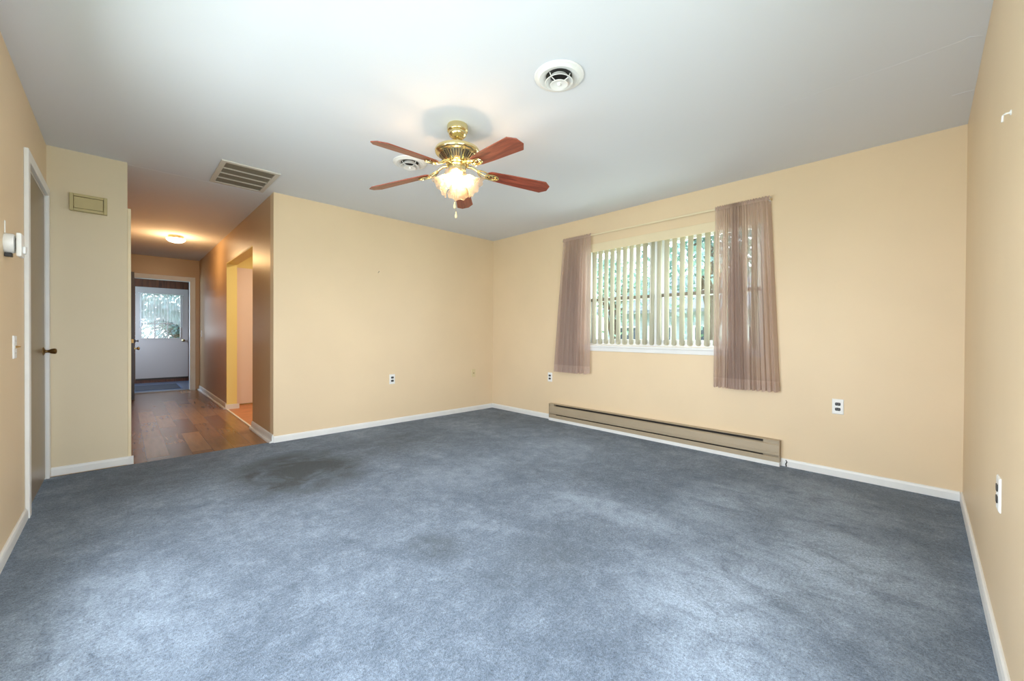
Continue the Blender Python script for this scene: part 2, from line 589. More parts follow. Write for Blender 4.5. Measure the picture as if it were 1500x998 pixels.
HY0, HY1 = 0.812, 3.276                            # heater span
bm = base_profile(B(), (XW, YR + BT), (XW, HY0 - 0.001), (-1, 0))
base_profile(bm, (XW, HY1 + 0.001), (XW, YB - BT), (-1, 0))
box(bm, XW - 0.062, XW, HY0 - 0.001, HY1 + 0.001, 0, 0.032)
struct('baseboard_window', bm, m_white, 'white baseboard along the window wall', 'baseboard')
struct('baseboard_back', base_profile(B(), (XH, YB), (XW, YB), (0, -1)), m_white, 'white baseboard along the back wall', 'baseboard')
struct('baseboard_right', base_profile(B(), (XL, YR), (XW, YR), (0, 1)), m_white, 'white baseboard along the right wall', 'baseboard')
struct('baseboard_left', base_profile(B(), (XL, YR), (XL, DY0 - 0.065), (1, 0)), m_white, 'white baseboard along the left wall', 'baseboard')
struct('baseboard_stub', base_profile(B(), (XL + 0.02, YS), (XS + 0.004, YS), (0, -1)), m_white, 'white baseboard below the short pale wall', 'baseboard')
bm = B()
for a, b in ((YB, OY0), (OY1, YE)):
    base_profile(bm, (XH, a), (XH, b), (-1, 0), 0.085, 0.014, -0.008)
    base_profile(bm, (XH - 0.014, a + 0.0), (XH - 0.014, b), (-1, 0), 0.024, 0.02, -0.008)
box(bm, XH - 0.014, XH + T + 0.03, OY1 - 0.026, OY1 - 0.013, -0.008, 0.06)
struct('baseboard_hall', bm, m_white, 'white two step baseboard along the hallway', 'baseboard')

# casings
CW, CT = 0.062, 0.019
bm = bxs((XL, XL + CT, DY0 - CW, DY0, 0, DZ + CW), (XL, XL + CT, DY1, DY1 + CW, 0, DZ + CW), (XL, XL + CT, DY0, DY1, DZ, DZ + CW),
         (XL - T, XL, DY0, DY0 + 0.006, 0, DZ), (XL - T, XL, DY1 - 0.006, DY1, 0, DZ), (XL - T, XL, DY0, DY1, DZ - 0.006, DZ))
struct('trim_3', bm, m_white, 'white casing around the left door', 'trim', bevel=0.003)
bm = bxs((EX1 - 0.012, EX1 + 0.07, YE - 0.018, YE, -0.008, EZ + 0.07), (EX0 - 0.06, EX0 + 0.012, YE - 0.018, YE, -0.008, EZ + 0.07),
         (EX0 + 0.012, EX1 - 0.012, YE - 0.018, YE, EZ - 0.012, EZ + 0.07),
         (EX1 - 0.012, EX1, YE, YE + T, -0.02, EZ), (EX0, EX0 + 0.012, YE, YE + T, -0.02, EZ), (EX0 + 0.012, EX1 - 0.012, YE, YE + T, EZ - 0.012, EZ))
struct('trim_4', bm, m_white, 'white casing around the entry doorway', 'trim', bevel=0.003)
struct('trim_5', bxs((XS, XS + 0.021, YS + 0.018, YS + 0.085, -0.008, 2.075)), m_cream, 'cream casing edge on the end of the short wall', 'trim', bevel=0.003)
struct('trim_6', bxs((XS - 0.006, XS + 0.034, YS - 0.004, YS + 0.017, -0.008, 0.058)), m_white, 'white baseboard end block beside the plank floor', 'trim', bevel=0.002)
m_thr = mat('metal_threshold', rgb(120, 106, 92), 0.4, metal=0.5)
struct('trim_7', bxs((EX0 + 0.012, EX1 - 0.012, YE - 0.005, YE + 0.09, -0.03, 0.004)), m_thr, 'grey threshold under the entry doorway', 'trim', bevel=0.003)
struct('trim_8', bxs((XS, XH, 4.545, 4.60, H - 0.0009, H)), m_ceil,
       'taped seam where room and hallway ceilings meet', 'trim', bevel=0.002)
# two hairline ridges in the ceiling tape near the right wall
bm = B()
pts = [(2.83, 0.62), (2.80, 0.30), (2.804, 0.116), (2.797, 0.0), (2.79, -0.109), (2.779, -0.134), (2.817, -0.186)]
tube(bm, [(x, y, H) for x, y in pts], lambda t: 0.0005 + 0.0026 * (0.7 < t < 0.95), 6)
tube(bm, [(3.384, -0.10, H), (3.382, -0.145, H), (3.389, -0.184, H)], 0.002, 6)
struct('trim_9', bm, m_ceil, 'lifted ceiling tape ridges near the right wall', 'trim')

# two unseen windows, added behind the camera to let the fill light in
for nm, (a0, a1, z0, z1), lab in (('fill_window_2', LWIN_FILL, 'white window added for fill light in the left wall behind the camera'), ('fill_window_3', RWIN_FILL, 'white window added for fill light in the right wall behind the camera')):
    bm = rect_frame(B(), a0, a1, z0, z1, 0.04, 0.03, 0.09)
    box(bm, a0 + 0.04, a1 - 0.04, 0.045, 0.075, (z0 + z1) / 2 - 0.02, (z0 + z1) / 2 + 0.02)
    pb = bxs((a0 + 0.039, a1 - 0.039, 0.058, 0.062, z0 + 0.039, (z0 + z1) / 2 - 0.019), (a0 + 0.039, a1 - 0.039, 0.058, 0.062, (z0 + z1) / 2 + 0.019, z1 - 0.039))
    for q in (bm, pb):
        for v in q.verts:
            v.co = Vector((XL - v.co.y, v.co.x, v.co.z)) if nm == 'fill_window_2' else Vector((v.co.x, YR - v.co.y, v.co.z))
    o = struct(nm, bm, m_vinyl, lab, 'window')
    obj('pane', pb, m_glass, o)

# ---------------------------------------------------------------- doors
def knob_profile(k=1.0):
    return [(0.0, 0.0), (0.031 * k, 0.0), (0.031 * k, 0.004), (0.026 * k, 0.008), (0.013 * k, 0.011), (0.010 * k, 0.022), (0.012 * k, 0.028),
            (0.022 * k, 0.036), (0.027 * k, 0.046), (0.026 * k, 0.056), (0.018 * k, 0.064), (0.0, 0.066)]


def small_knob():
    return [(0.0, 0.0), (0.029, 0.0), (0.029, 0.003), (0.024, 0.007), (0.011, 0.010), (0.009, 0.020), (0.010, 0.026),
            (0.016, 0.036), (0.020, 0.050), (0.020, 0.058), (0.014, 0.064), (0.0, 0.066)]


def hinge(bm, x, y, z, r=0.007, hgt=0.09):
    for k in range(3):
        lathe(bm, [(0, z + k * hgt / 3), (r, z + k * hgt / 3 + 0.001), (r, z + (k + 1) * hgt / 3 - 0.001), (0, z + (k + 1) * hgt / 3)], 10,
              Matrix.Translation((x, y, 0)))
    return bm


d1 = struct('door_1', bxs((XL - 0.042, XL - 0.002, DY0 + 0.009, DY1 - 0.009, 0.012, DZ - 0.009)), m_taupe,
            'closed taupe brown flush door in the left wall', 'door')
kb = lathe(B(), small_knob(), 24, Matrix.Translation((XL - 0.002, 4.335, 0.93)) @ Matrix.Rotation(radians(90), 4, 'Y'))
obj('door_knob', kb, m_oldbrass, d1, smooth=True)['label'] = 'dark antique brass knob'
for z, mm in ((1.80, m_white), (0.20, m_oldbrass)):
    hb = hinge(B(), XL + 0.006, DY0 + 0.004, z)
    box(hb, XL - 0.002, XL + 0.0005, DY0 + 0.009, DY0 + 0.035, z, z + 0.09)
    obj('hinge', hb, mm, d1, smooth=True)

# dark brown entry door, standing open along the hall's left wall
DX0, DX1, DE = 0.098, 0.142, 8.76
d2 = struct('door_2', bxs((DX0, DX1, DE, 9.585, 0.0, 2.035)), m_darkdoor, 'dark brown hall door standing open, seen edge on', 'door')
for zz, mm, nm in ((0.815, m_brass, 'door_knob'),):
    obj(nm, lathe(B(), knob_profile(), 24, Matrix.Translation((DX1, DE + 0.065, zz)) @ Matrix.Rotation(radians(90), 4, 'Y')), mm, d2, smooth=True)['label'] = 'polished brass knob'
    obj(nm, lathe(B(), [(r_, z_ * 0.9) for r_, z_ in knob_profile()], 24, Matrix.Translation((DX0, DE + 0.065, zz)) @ Matrix.Rotation(radians(-90), 4, 'Y')), mm, d2, smooth=True)
db = lathe(B(), [(0, 0), (0.031, 0), (0.031, 0.006), (0.024, 0.014), (0, 0.014)], 24, Matrix.Translation((DX1, DE + 0.065, 0.935)) @ Matrix.Rotation(radians(90), 4, 'Y'))
box(db, DX1 + 0.014, DX1 + 0.036, DE + 0.058, DE + 0.072, 0.925, 0.945)
prism(db, [(0, -0.01), (0.014, -0.022), (0.02, 0.0), (0.014, 0.022), (0, 0.01)], -0.006, 0.006,
      Matrix.Translation((DX1 + 0.032, DE + 0.065, 0.935)) @ Matrix.Rotation(radians(90), 4, 'X'))
obj('deadbolt', db, m_darkdoor, d2, smooth=True)
lp = bxs((DX0 + 0.009, DX1 - 0.009, DE - 0.002, DE + 0.001, 0.905, 0.965))
lathe(lp, [(0, 0), (0.009, 0), (0.009, 0.012), (0, 0.012)], 16, Matrix.Translation(((DX0 + DX1) / 2, DE - 0.001, 0.935)) @ Matrix.Rotation(radians(90), 4, 'X'))
obj('latch_plate', lp, m_oldbrass, d2)

# white entry door with nine panes
GX0, GX1, GZ0, GZ1 = 0.303, 0.945, 0.955, 1.915
bm = bxs((VX0, GX0, YV, YV + 0.045, VZ0, VZ1), (GX1, VX1, YV, YV + 0.045, VZ0, VZ1),
         (GX0, GX1, YV, YV + 0.045, VZ0, GZ0), (GX0, GX1, YV, YV + 0.045, GZ1, VZ1))
d3 = struct('door_3', bm, m_doorwhite, 'white entry door with a nine pane window', 'door')
bm = B()
fr = 0.02
box(bm, GX0 - fr, GX0, YV - 0.008, YV, GZ0 - fr, GZ1 + fr)
box(bm, GX1, GX1 + fr, YV - 0.008, YV, GZ0 - fr, GZ1 + fr)
box(bm, GX0, GX1, YV - 0.008, YV, GZ1, GZ1 + fr)
box(bm, GX0, GX1, YV - 0.008, YV, GZ0 - fr, GZ0)
obj('window_moulding', bm, m_doorwhite, d3, bevel=0.003)
bm = B()
for k in (1, 2):
    x = GX0 + (GX1 - GX0) * k / 3
    box(bm, x - 0.009, x + 0.009, YV + 0.008, YV + 0.036, GZ0, GZ1)
    z = GZ0 + (GZ1 - GZ0) * k / 3
    for j in range(3):
        xa = GX0 + (GX1 - GX0) * j / 3 + (0.009 if j else 0)
        xb = GX0 + (GX1 - GX0) * (j + 1) / 3 - (0.009 if j < 2 else 0)
        box(bm, xa, xb, YV + 0.008, YV + 0.036, z - 0.009, z + 0.009)
obj('muntins', bm, m_doorwhite, d3)
obj('pane', bxs((GX0, GX1, YV + 0.019, YV + 0.024, GZ0, GZ1)), m_glass, d3)
obj('door_knob', lathe(B(), knob_profile(1.0), 24, Matrix.Translation((1.0, YV, 0.90)) @ Matrix.Rotation(radians(90), 4, 'X')), m_brass, d3, smooth=True)['label'] = 'brass knob'
sw = bxs((VX0, VX1, YV - 0.012, YV, VZ0, VZ0 + 0.035))
obj('door_sweep', sw, m_darkdoor, d3)['label'] = 'dark sweep along the door bottom'

lc = thing('lace_curtain', 'sheer white lace curtain over the entry door panes', 'curtain', (0, YV - 0.02, 0))
bm = B()
nu, nv = 72, 16
grid = []
for j in range(nv + 1):
    row = []
    for i in range(nu + 1):
        u = i / nu
        x = 0.265 + 0.725 * u
        edge = abs(2 * u - 1)
        zb = 1.34 - 0.18 * edge ** 2 + 0.012 * sin(u * 60)
        z = 1.935 + (zb - 1.935) * j / nv
        row.append(bm.verts.new((x, -0.012 + 0.008 * sin(u * 2 * pi * 15) * (0.4 + 0.6 * j / nv), z)))
    grid.append(row)
for j in range(nv):
    for i in range(nu):
        bm.faces.new((grid[j][i], grid[j][i + 1], grid[j + 1][i + 1], grid[j + 1][i]))
obj('lace', bm, m_lace, lc, smooth=True)
obj('rod', tube(B(), [(0.25, -0.012, 1.93), (1.005, -0.012, 1.93)], 0.005, 10), m_white, lc)

# pinkish white door in the kitchen wall
d4 = struct('door_4', bxs((1.215, 1.62, 7.15, 7.179, 0.008, 2.05), (1.625, 2.03, 7.15, 7.179, 0.008, 2.05)), m_pinkdoor, 'pinkish white folding door seen through the hallway opening', 'door', bevel=0.003)
obj('door_knob', lathe(B(), [(r_ * .6, z_ * .6) for r_, z_ in knob_profile()], 16, Matrix.Translation((1.58, 7.15, 0.95)) @ Matrix.Rotation(radians(90), 4, 'X')), m_white, d4, smooth=True)

# ---------------------------------------------------------------- the window
XF = XW + 0.05
bm = B()
rect_frame(bm, WY0, WY1, WZ0, WZ1, 0.035, 0.0, 0.07)
MY = 1.925
box(bm, MY - 0.03, MY + 0.03, 0.0, 0.07, WZ0 + 0.035, WZ1 - 0.035)


def toX(bm, x0):
    for v in bm.verts:
        v.co = Vector((x0 + v.co.y, v.co.x, v.co.z))
    return bm


m_rail = mat('grey_brown_rail', rgb(120, 110, 100), 0.5)  # grey brown tone for the meeting rails only
win = struct('window_1', toX(bm, XF), m_vinyl, 'white double window behind open blinds', 'window')
MZ = 1.475
for a, b in ((WY0 + 0.035, MY - 0.03), (MY + 0.03, WY1 - 0.035)):
    bm = rect_frame(B(), a, b, WZ0 + 0.035, MZ + 0.02, 0.035, 0.008, 0.033)
    sh = obj('sash', toX(bm, XF), m_vinyl, win, bevel=0.003)
    obj('meeting_rail', bxs((XF + 0.0035, XF + 0.0078, a, b, MZ - 0.014, MZ + 0.02)), m_rail, sh)['label'] = 'grey brown meeting rail'
    obj('pane', bxs((XF + 0.018, XF + 0.022, a + 0.034, b - 0.034, WZ0 + 0.069, MZ - 0.014)), m_glass, sh)
    bm = rect_frame(B(), a, b, MZ - 0.02, WZ1 - 0.035, 0.032, 0.036, 0.061)
    sh = obj('sash', toX(bm, XF), m_vinyl, win, bevel=0.003)
    obj('pane', bxs((XF + 0.047, XF + 0.051, a + 0.031, b - 0.031, MZ + 0.011, WZ1 - 0.066)), m_glass, sh)
    lk = bxs((XF - 0.004, XF + 0.02, (a + b) / 2 - 0.03, (a + b) / 2 + 0.03, MZ + 0.0205, MZ + 0.032))
    obj('sash_lock', lk, m_chrome, win, bevel=0.003)
bm = bxs((XW - 0.028, XW + 0.045, WY0 - 0.03, WY1 + 0.03, WZ0 - 0.026, WZ0 - 0.001), (XW - 0.014, XW - 0.0005, WY0 - 0.01, WY1 + 0.01, WZ0 - 0.068, WZ0 - 0.026))
obj('window_sill', bm, m_white, win, bevel=0.004)
bm = bxs((XW - 0.014, XW - 0.0005, WY0 - 0.01, WY1 + 0.01, 2.026, 2.118))
obj('head_casing', bm, m_cream, win, bevel=0.003)

# vertical blind
vb = thing('vertical_blind', 'open cream vertical blind hanging inside the curtained window', 'blind', (XW + 0.022, 0, 0))
obj('head_rail', bxs((-0.019, 0.019, WY0 + 0.004, WY1 - 0.004, WZ1 - 0.037, WZ1 - 0.002)), m_ivory, vb, bevel=0.003)
VW, VA = 0.058, radians(46)
i = 0
y = 2.742
rnd = random.Random(4)
while y > WY0 + 0.03:
    bm = B()
    zt, zb_ = WZ1 - 0.046, WZ0 + 0.012 + rnd.uniform(-0.002, 0.002)
    n, q = 6, 10
    ang = VA + rnd.uniform(-0.08, 0.08)
    rows = []
    for jj in range(n + 1):
        t = jj / n - 0.5
        bow = 0.006 * (1 - 4 * t * t)
        col = []
        for kk in range(3):
            rr = (1 - (2 * abs(t)) ** 3) * 0.012
            z = (zt, (zt + zb_) / 2, zb_ + 0.012 - rr)[kk]
            col.append(bm.verts.new((-sin(ang) * t * VW * 0.62 - bow * cos(ang), cos(ang) * t * VW * 1.0 - bow * sin(ang), z)))
        rows.append(col)
    for a, b in zip(rows, rows[1:]):
        for kk in range(2):
            bm.faces.new((a[kk], b[kk], b[kk + 1], a[kk + 1]))
    ov = obj('vane', bm, m_blind, vb, smooth=True)
    so = ov.modifiers.new('thick', 'SOLIDIFY')
    so.thickness = 0.0008
    ov.location = (0, y, 0)
    hk = obj('vane_hook', bxs((-0.003, 0.003, -0.006, 0.006, zt - 0.004, WZ1 - 0.0375)), m_plastic, ov)
    y -= 0.078
    i += 1
obj('wand', tube(B(), [(-0.032, 1.962, WZ1 - 0.03), (-0.036, 1.962, 1.30)], 0.0035, 8), m_plastic, vb)
for k in range(2):
    obj('pull_cord', tube(B(), [(-0.030, 2.75 + 0.012 * k, WZ1 - 0.03), (-0.032, 2.75 + 0.012 * k, 1.05)], 0.0016, 6), m_plastic, vb)

# curtain rod
XR = XW - 0.07
ZR = 2.207
rod = thing('curtain_rod', 'white telescoping curtain rod above the window', 'curtain rod', (XR, 1.98, ZR))


def flat_rod(bm, y0, y1, hh, tt, x=0.0):
    return box(bm, x - tt, x + tt, y0, y1, -hh, hh)


obj('rod', flat_rod(B(), -1.078, 0.0, 0.009, 0.004), m_cream, rod, bevel=0.003)
obj('rod', flat_rod(B(), 0.004, 1.09, 0.0075, 0.003), m_cream, rod, bevel=0.002)
obj('rod_return', bxs((-0.003, 0.069, -1.086, -1.0785, -0.009, 0.009)), m_cream, rod, bevel=0.002)
obj('rod_return', bxs((-0.003, 0.069, 1.0905, 1.098, -0.0075, 0.0075)), m_cream, rod, bevel=0.002)
for yy in (-1.071, 1.083):
    obj('bracket', bxs((0.0045, 0.069, yy - 0.006, yy + 0.006, -0.004, 0.004), (0.066, 0.069, yy - 0.009, yy + 0.009, -0.028, 0.028)), m_plastic, rod)


def curtain(name, label, yt0, yt1, yb0, yb1, zb, nf, dens, seed, wrap=False):
    """gathered panel from yt0..yt1 at the rod to yb0..yb1 at the hem; dens(u) = how tightly the cloth is gathered"""
    t = thing(name, label, 'curtain', (XR, 0, 0), group=None)
    nu = 360
    rnd = random.Random(seed)
    d = [dens(i / nu) for i in range(nu)]
    s = [0.0]
    for q in d:
        s.append(s[-1] + 1.0 / q)
    s = [q / s[-1] for q in s]                         # position along the rod for each cloth column
    ph = rnd.uniform(0, 6)

    def pt(i, v, dz=0.0):
        u = i / nu
        f = s[i]
        y = (yt0 + (yt1 - yt0) * f) * (1 - v) + (yb0 + (yb1 - yb0) * f) * v
        g = min(1.0, d[min(i, nu - 1)] / 2.2)
        amp = (0.006 + 0.020 * min(1, v * 2.2)) * (0.25 + 0.75 * g)
        wob = 0.6 * noise.noise((u * 7, v * 1.3, seed))
        x = amp * sin(2 * pi * nf * u + ph + wob) + 0.35 * amp * sin(2 * pi * nf * 2.3 * u + 2 * ph - wob)
        y += 0.35 * amp * cos(2 * pi * nf * u + ph + wob)
        if wrap and f < 0.10:
            x += (0.10 - f) / 0.10 * 0.05 * (1 - 0.4 * v)
        return (x - 0.004, y, dz)

    def sheet(z0, z1, nv, v0, v1, name_, m, off=0.0):
        bm = B()
        rows = []
        for j in range(nv + 1):
            k = j / nv
            v = v0 + (v1 - v0) * k
            row = []
            for i in range(nu + 1):
                x, y, _ = pt(i, v)
                z = z0 + (z1 - z0) * k
                if v1 >= 1 and k == 1:
                    z += 0.006 * sin(2 * pi * nf * i / nu + 1.0)
                if v1 >= 1:
                    z -= 0.022 * (1 - s[i]) * 0 
                row.append(bm.verts.new((x + off, y, z)))
            rows.append(row)
        for j in range(nv):
            for i in range(nu):
                bm.faces.new((rows[j][i], rows[j][i + 1], rows[j + 1][i + 1], rows[j + 1][i]))
        return obj(name_, bm, m, t, smooth=True)

    zr = ZR - 0.014
    sheet(zr, zb + 0.085, 26, 0.0, 0.94, 'panel', m_curt)
    sheet(zb + 0.085, zb, 4, 0.94, 1.0, 'hem', m_hem)
    # header: rod pocket wrapped over the rod with a small ruffle on top
    bm = B()
    sec = [(-0.008, -0.014), (-0.010, 0.0), (-0.008, 0.012), (-0.002, 0.020), (0.0035, 0.012), (0.0055, 0.0), (0.004, -0.014)]
    rows = []
    for (dx, dz) in sec:
        row = []
        for i in range(nu + 1):
            u = i / nu
            y = yt0 + (yt1 - yt0) * s[i]
            cr = 0.0022 * sin(2 * pi * nf * 2.0 * u) * (1 if dx < 0 else 0)
            row.append(bm.verts.new((dx + cr, y, ZR + dz + (0.005 * sin(2 * pi * nf * 1.5 * u + 1) if dz > 0.015 else 0))))
        rows.append(row)
    for a, b in zip(rows, rows[1:]):
        for i in range(nu):
            bm.faces.new((a[i], a[i + 1], b[i + 1], b[i]))
    obj('header', bm, m_hem, t, smooth=True)
    return t


curtain('curtain', 'narrow gathered sheer taupe curtain on the left half of the window rod', 2.655, 3.055, 2.662, 3.185, 0.622, 17,
        lambda u: 1.0 + 1.8 * max(0, sin(u * pi)) ** 0.6 - 0.7 * (u < 0.14), 3)
curtain('curtain', 'wider sheer taupe curtain bunched in its middle, nearest the right wall', 0.897, 1.318, 0.815, 1.322, 0.610, 22,
        lambda u: 0.75 + 3.2 * math.exp(-((u - 0.56) / 0.22) ** 2), 8, wrap=True)

# ---------------------------------------------------------------- baseboard heater
ht = thing('baseboard_heater', 'long beige electric baseboard heater below the window', 'heater', (XW - 0.0005, HY0, 0.0325), 90)
L = HY1 - HY0
D, HH = 0.058, 0.178                                 # local x along the wall, local y into the room
obj('back_plate', bxs((0.0, L, 0.0, 0.006, 0.0, HH - 0.004)), m_heater, ht)
prof = [(0.006, HH), (0.050, HH), (0.054, HH - 0.003), (0.054, HH - 0.006), (0.050, HH - 0.0085), (0.006, HH - 0.006)]


def extr(bm, prof, x0, x1):
    a = [bm.verts.new((x0, y, z)) for y, z in prof]
    b = [bm.verts.new((x1, y, z)) for y, z in prof]
    n = len(prof)
    for i in range(n):
        j = (i + 1) % n
        bm.faces.new((a[i], a[j], b[j], b[i]))
    bm.faces.new(a)
    bm.faces.new(b)
    return bm


obj('top_hood', extr(B(), prof, 0.0, L), m_heater, ht)
EC = 0.12
front = [(0.040, 0.150), (0.052, 0.142), (0.056, 0.135), (0.057, 0.085), (0.0585, 0.083), (0.0585, 0.072), (0.056, 0.070), (0.056, 0.056), (0.050, 0.050), (0.048, 0.052), (0.053, 0.058),
         (0.0535, 0.135), (0.050, 0.140), (0.039, 0.147)]
obj('front_cover', extr(B(), front, 0.0045, L - 0.0045), m_heater, ht, bevel=0.0)
low = [(0.0065, 0.0), (0.057, 0.0), (0.057, 0.034), (0.052, 0.040), (0.050, 0.038), (0.054, 0.033), (0.054, 0.003), (0.0065, 0.003)]
obj('lower_rail', extr(B(), low, 0.004, L - 0.004), m_heater, ht)
for x0, x1 in ((0.0042, EC), (L - EC * 0.6, L - 0.0042)):
    e = obj('end_cover', bxs((x0, x1, 0.0065, 0.0475, 0.0405, HH - 0.009)), m_heater, ht, bevel=0.003)
for x0 in (0.0, L - 0.004):
    obj('end_cap', bxs((x0 + 0.0003, x0 + 0.0037, 0.0065, 0.061, 0.0, HH - 0.0002)), m_heater, ht)
bm = tube(B(), [(EC, 0.028, 0.09), (L - EC * 0.6, 0.028, 0.09)], 0.006, 8)
for k in range(120):
    x = EC + 0.01 + k * (L - 1.6 * EC - 0.02) / 119
    box(bm, x, x + 0.0012, 0.010, 0.046, 0.062, 0.128)
obj('heating_element', bm, m_heatdark, ht)
obj('inner_reflector', bxs((EC, L - EC * 0.6, 0.0062, 0.0075, 0.004, HH - 0.012)), m_heatdark, ht)

# ---------------------------------------------------------------- wall plates
def plate_bm(wd=0.070, hg=0.115, th=0.006):
    bm = B()
    b_ = 0.004
    lo = [(-wd / 2, -hg / 2), (wd / 2, -hg / 2), (wd / 2, hg / 2), (-wd / 2, hg / 2)]
    hi = [(x * (1 - 2 * b_ / wd), z * (1 - 2 * b_ / hg)) for x, z in lo]
    v0 = [bm.verts.new((x, 0.0, z)) for x, z in lo]
    v1 = [bm.verts.new((x, th * 0.5, z)) for x, z in lo]
    v2 = [bm.verts.new((x, th, z)) for x, z in hi]
    for a, b in ((v0, v1), (v1, v2)):
        for i in range(4):
            j = (i + 1) % 4
            bm.faces.new((a[i], a[j], b[j], b[i]))
    bm.faces.new(v0)
    bm.faces.new(v2)
    return bm


def socket_bm(z, th=0.006):
    bm = B()
    pts = []
    for k in range(24):
        a = 2 * pi * k / 24
        pts.append((max(-0.0165, min(0.0165, 0.0175 * cos(a))), max(-0.0115, min(0.0115, 0.0175 * sin(a)))))
    prism(bm, pts, 0, 0.0028, Matrix.Translation((0, th, z)) @ Matrix.Rotation(radians(-90), 4, 'X') )
    return bm


m_slot = mat('socket_slot_grey', rgb(120, 116, 112), 0.5)


def outlet(label, loc, rz, group):
    t = thing('wall_outlet', label, 'outlet', loc, rz, group)
    obj('cover_plate', plate_bm(), m_plastic, t)
    for z in (0.0195, -0.0195):
        so = obj('socket', socket_bm(z), m_black, t)
        so['label'] = 'black socket'
        sl = bxs((-0.0075, -0.0052, 0.0089, 0.0093, z - 0.001, z + 0.007), (0.0052, 0.0075, 0.0089, 0.0093, z - 0.001, z + 0.006))
        lathe(sl, [(0, 0.0089), (0.0024, 0.0089), (0.0024, 0.0093), (0, 0.0093)], 10, Matrix.Translation((0, 0, z - 0.0055)) @ AX_Y)
        obj('slots', sl, m_slot, so)
    obj('screw', lathe(B(), [(0, 0.006), (0.0032, 0.006), (0.0028, 0.0072), (0, 0.0075)], 12, AX_Y), m_chrome, t)
    return t


og = 'duplex outlets with black sockets'
outlet('white outlet with black sockets on the window wall, right of the heater', (XW - 0.0003, 0.449, 0.533), 90, og)
outlet('white outlet with black sockets just below the hem of the narrower curtain', (XW - 0.0003, 3.31, 0.533), 90, og)
outlet('white outlet with black sockets low on the back wall', (2.307, YB - 0.0003, 0.531), 180, og)
outlet('white outlet with black sockets on the right hand wall, seen nearly edge on', (2.14, YR + 0.0003, 0.533), 0, og)

cp = thing('cable_plate', 'small ivory cable jack plate low on the back wall near the corner', 'wall plate', (3.543, YB - 0.0003, 0.527), 180)
obj('cover_plate', plate_bm(0.07, 0.112), m_ivory, cp)
obj('jack', lathe(B(), [(0, 0.006), (0.0065, 0.006), (0.0065, 0.010), (0.0045, 0.010), (0.0045, 0.016), (0, 0.016)], 14, AX_Y), m_oldbrass, cp, smooth=True)


def switch(label, loc, rz, lever):
    t = thing('light_switch', label, 'switch', loc, rz)
    obj('cover_plate', plate_bm(0.070, 0.117, 0.0065), m_plastic, t)
    bm = prism(B(), [(0.0, -0.0075), (0.016, -0.001), (0.017, 0.004), (0.0, 0.0075)], -0.0045, 0.0045,
               Matrix.Translation((0, 0.0066, 0.0)) @ Matrix(((0, 0, 1, 0), (1, 0, 0, 0), (0, 1, 0, 0), (0, 0, 0, 1))))
    o = obj('toggle', bm, lever, t)
    for z in (0.03, -0.03):
        obj('screw', lathe(B(), [(0, 0.0065), (0.003, 0.0065), (0.0026, 0.0075), (0, 0.0078)], 10, Matrix.Translation((0, 0, z)) @ AX_Y), m_chrome, t)
    return o


switch('white light switch with a dark toggle on the left wall', (XL + 0.0003, 3.245, 0.988), -90, m_oldbrass)['label'] = 'dark toggle'
switch('small light switch on the tan hallway wall near the entry doorway', (XH - 0.0003, 9.30, 1.06), 90, m_plastic)

# ---------------------------------------------------------------- door chime on the short wall
ch = thing('door_chime', 'yellowish rectangular door chime box high on the short pale wall', 'door chime', (-0.181, YS - 0.0003, 1.985), 180)
cw_, chh, cd = 0.200, 0.130, 0.036
obj('backing', bxs((-cw_ / 2, cw_ / 2, 0, 0.010, 0, chh)), m_chime, ch, bevel=0.002)
bm = B()
rect_frame(bm, -cw_ / 2, cw_ / 2, 0.0, chh, 0.020, 0.0101, cd)
obj('frame', bm, m_chime, ch, bevel=0.003)
obj('front_panel', bxs((-cw_ / 2 + 0.0225, cw_ / 2 - 0.0225, 0.0101, cd - 0.004, 0.0225, chh - 0.0225)), m_chime, ch, bevel=0.002)

# ---------------------------------------------------------------- white wall device beside the left door
dv = thing('wall_thermostat', 'white plastic wall thermostat on the left wall beside the door casing', 'thermostat', (XL + 0.0003, 3.03, 1.486), -90)
dr = lathe(B(), [(0, 0), (0.044, 0), (0.046, 0.004), (0.046, 0.026), (0.042, 0.032), (0.030, 0.034), (0, 0.034)], 36, AX_Y)
obj('base_drum', dr, m_plastic, dv, smooth=True)
obj('collar', lathe(B(), [(0.0, 0.034), (0.026, 0.034), (0.026, 0.039), (0, 0.039)], 24, AX_Y), m_slot, dv, smooth=True)
obj('cover', bxs((-0.043, 0.043, 0.039, 0.056, -0.062, 0.049)), m_plastic, dv, bevel=0.005)
obj('dial_tab', bxs((-0.015, 0.015, 0.0561, 0.066, -0.044, -0.010)), m_plastic, dv, bevel=0.003)
obj('wire_terminal', bxs((-0.016, 0.016, 0.0005, 0.024, -0.064, -0.0465)), m_black, dv, bevel=0.002)['label'] = 'black terminal under the drum'
obj('mounting_strap', bxs((-0.008, 0.008, 0.0, 0.003, 0.046, 0.105)), m_plastic, dv, bevel=0.001)

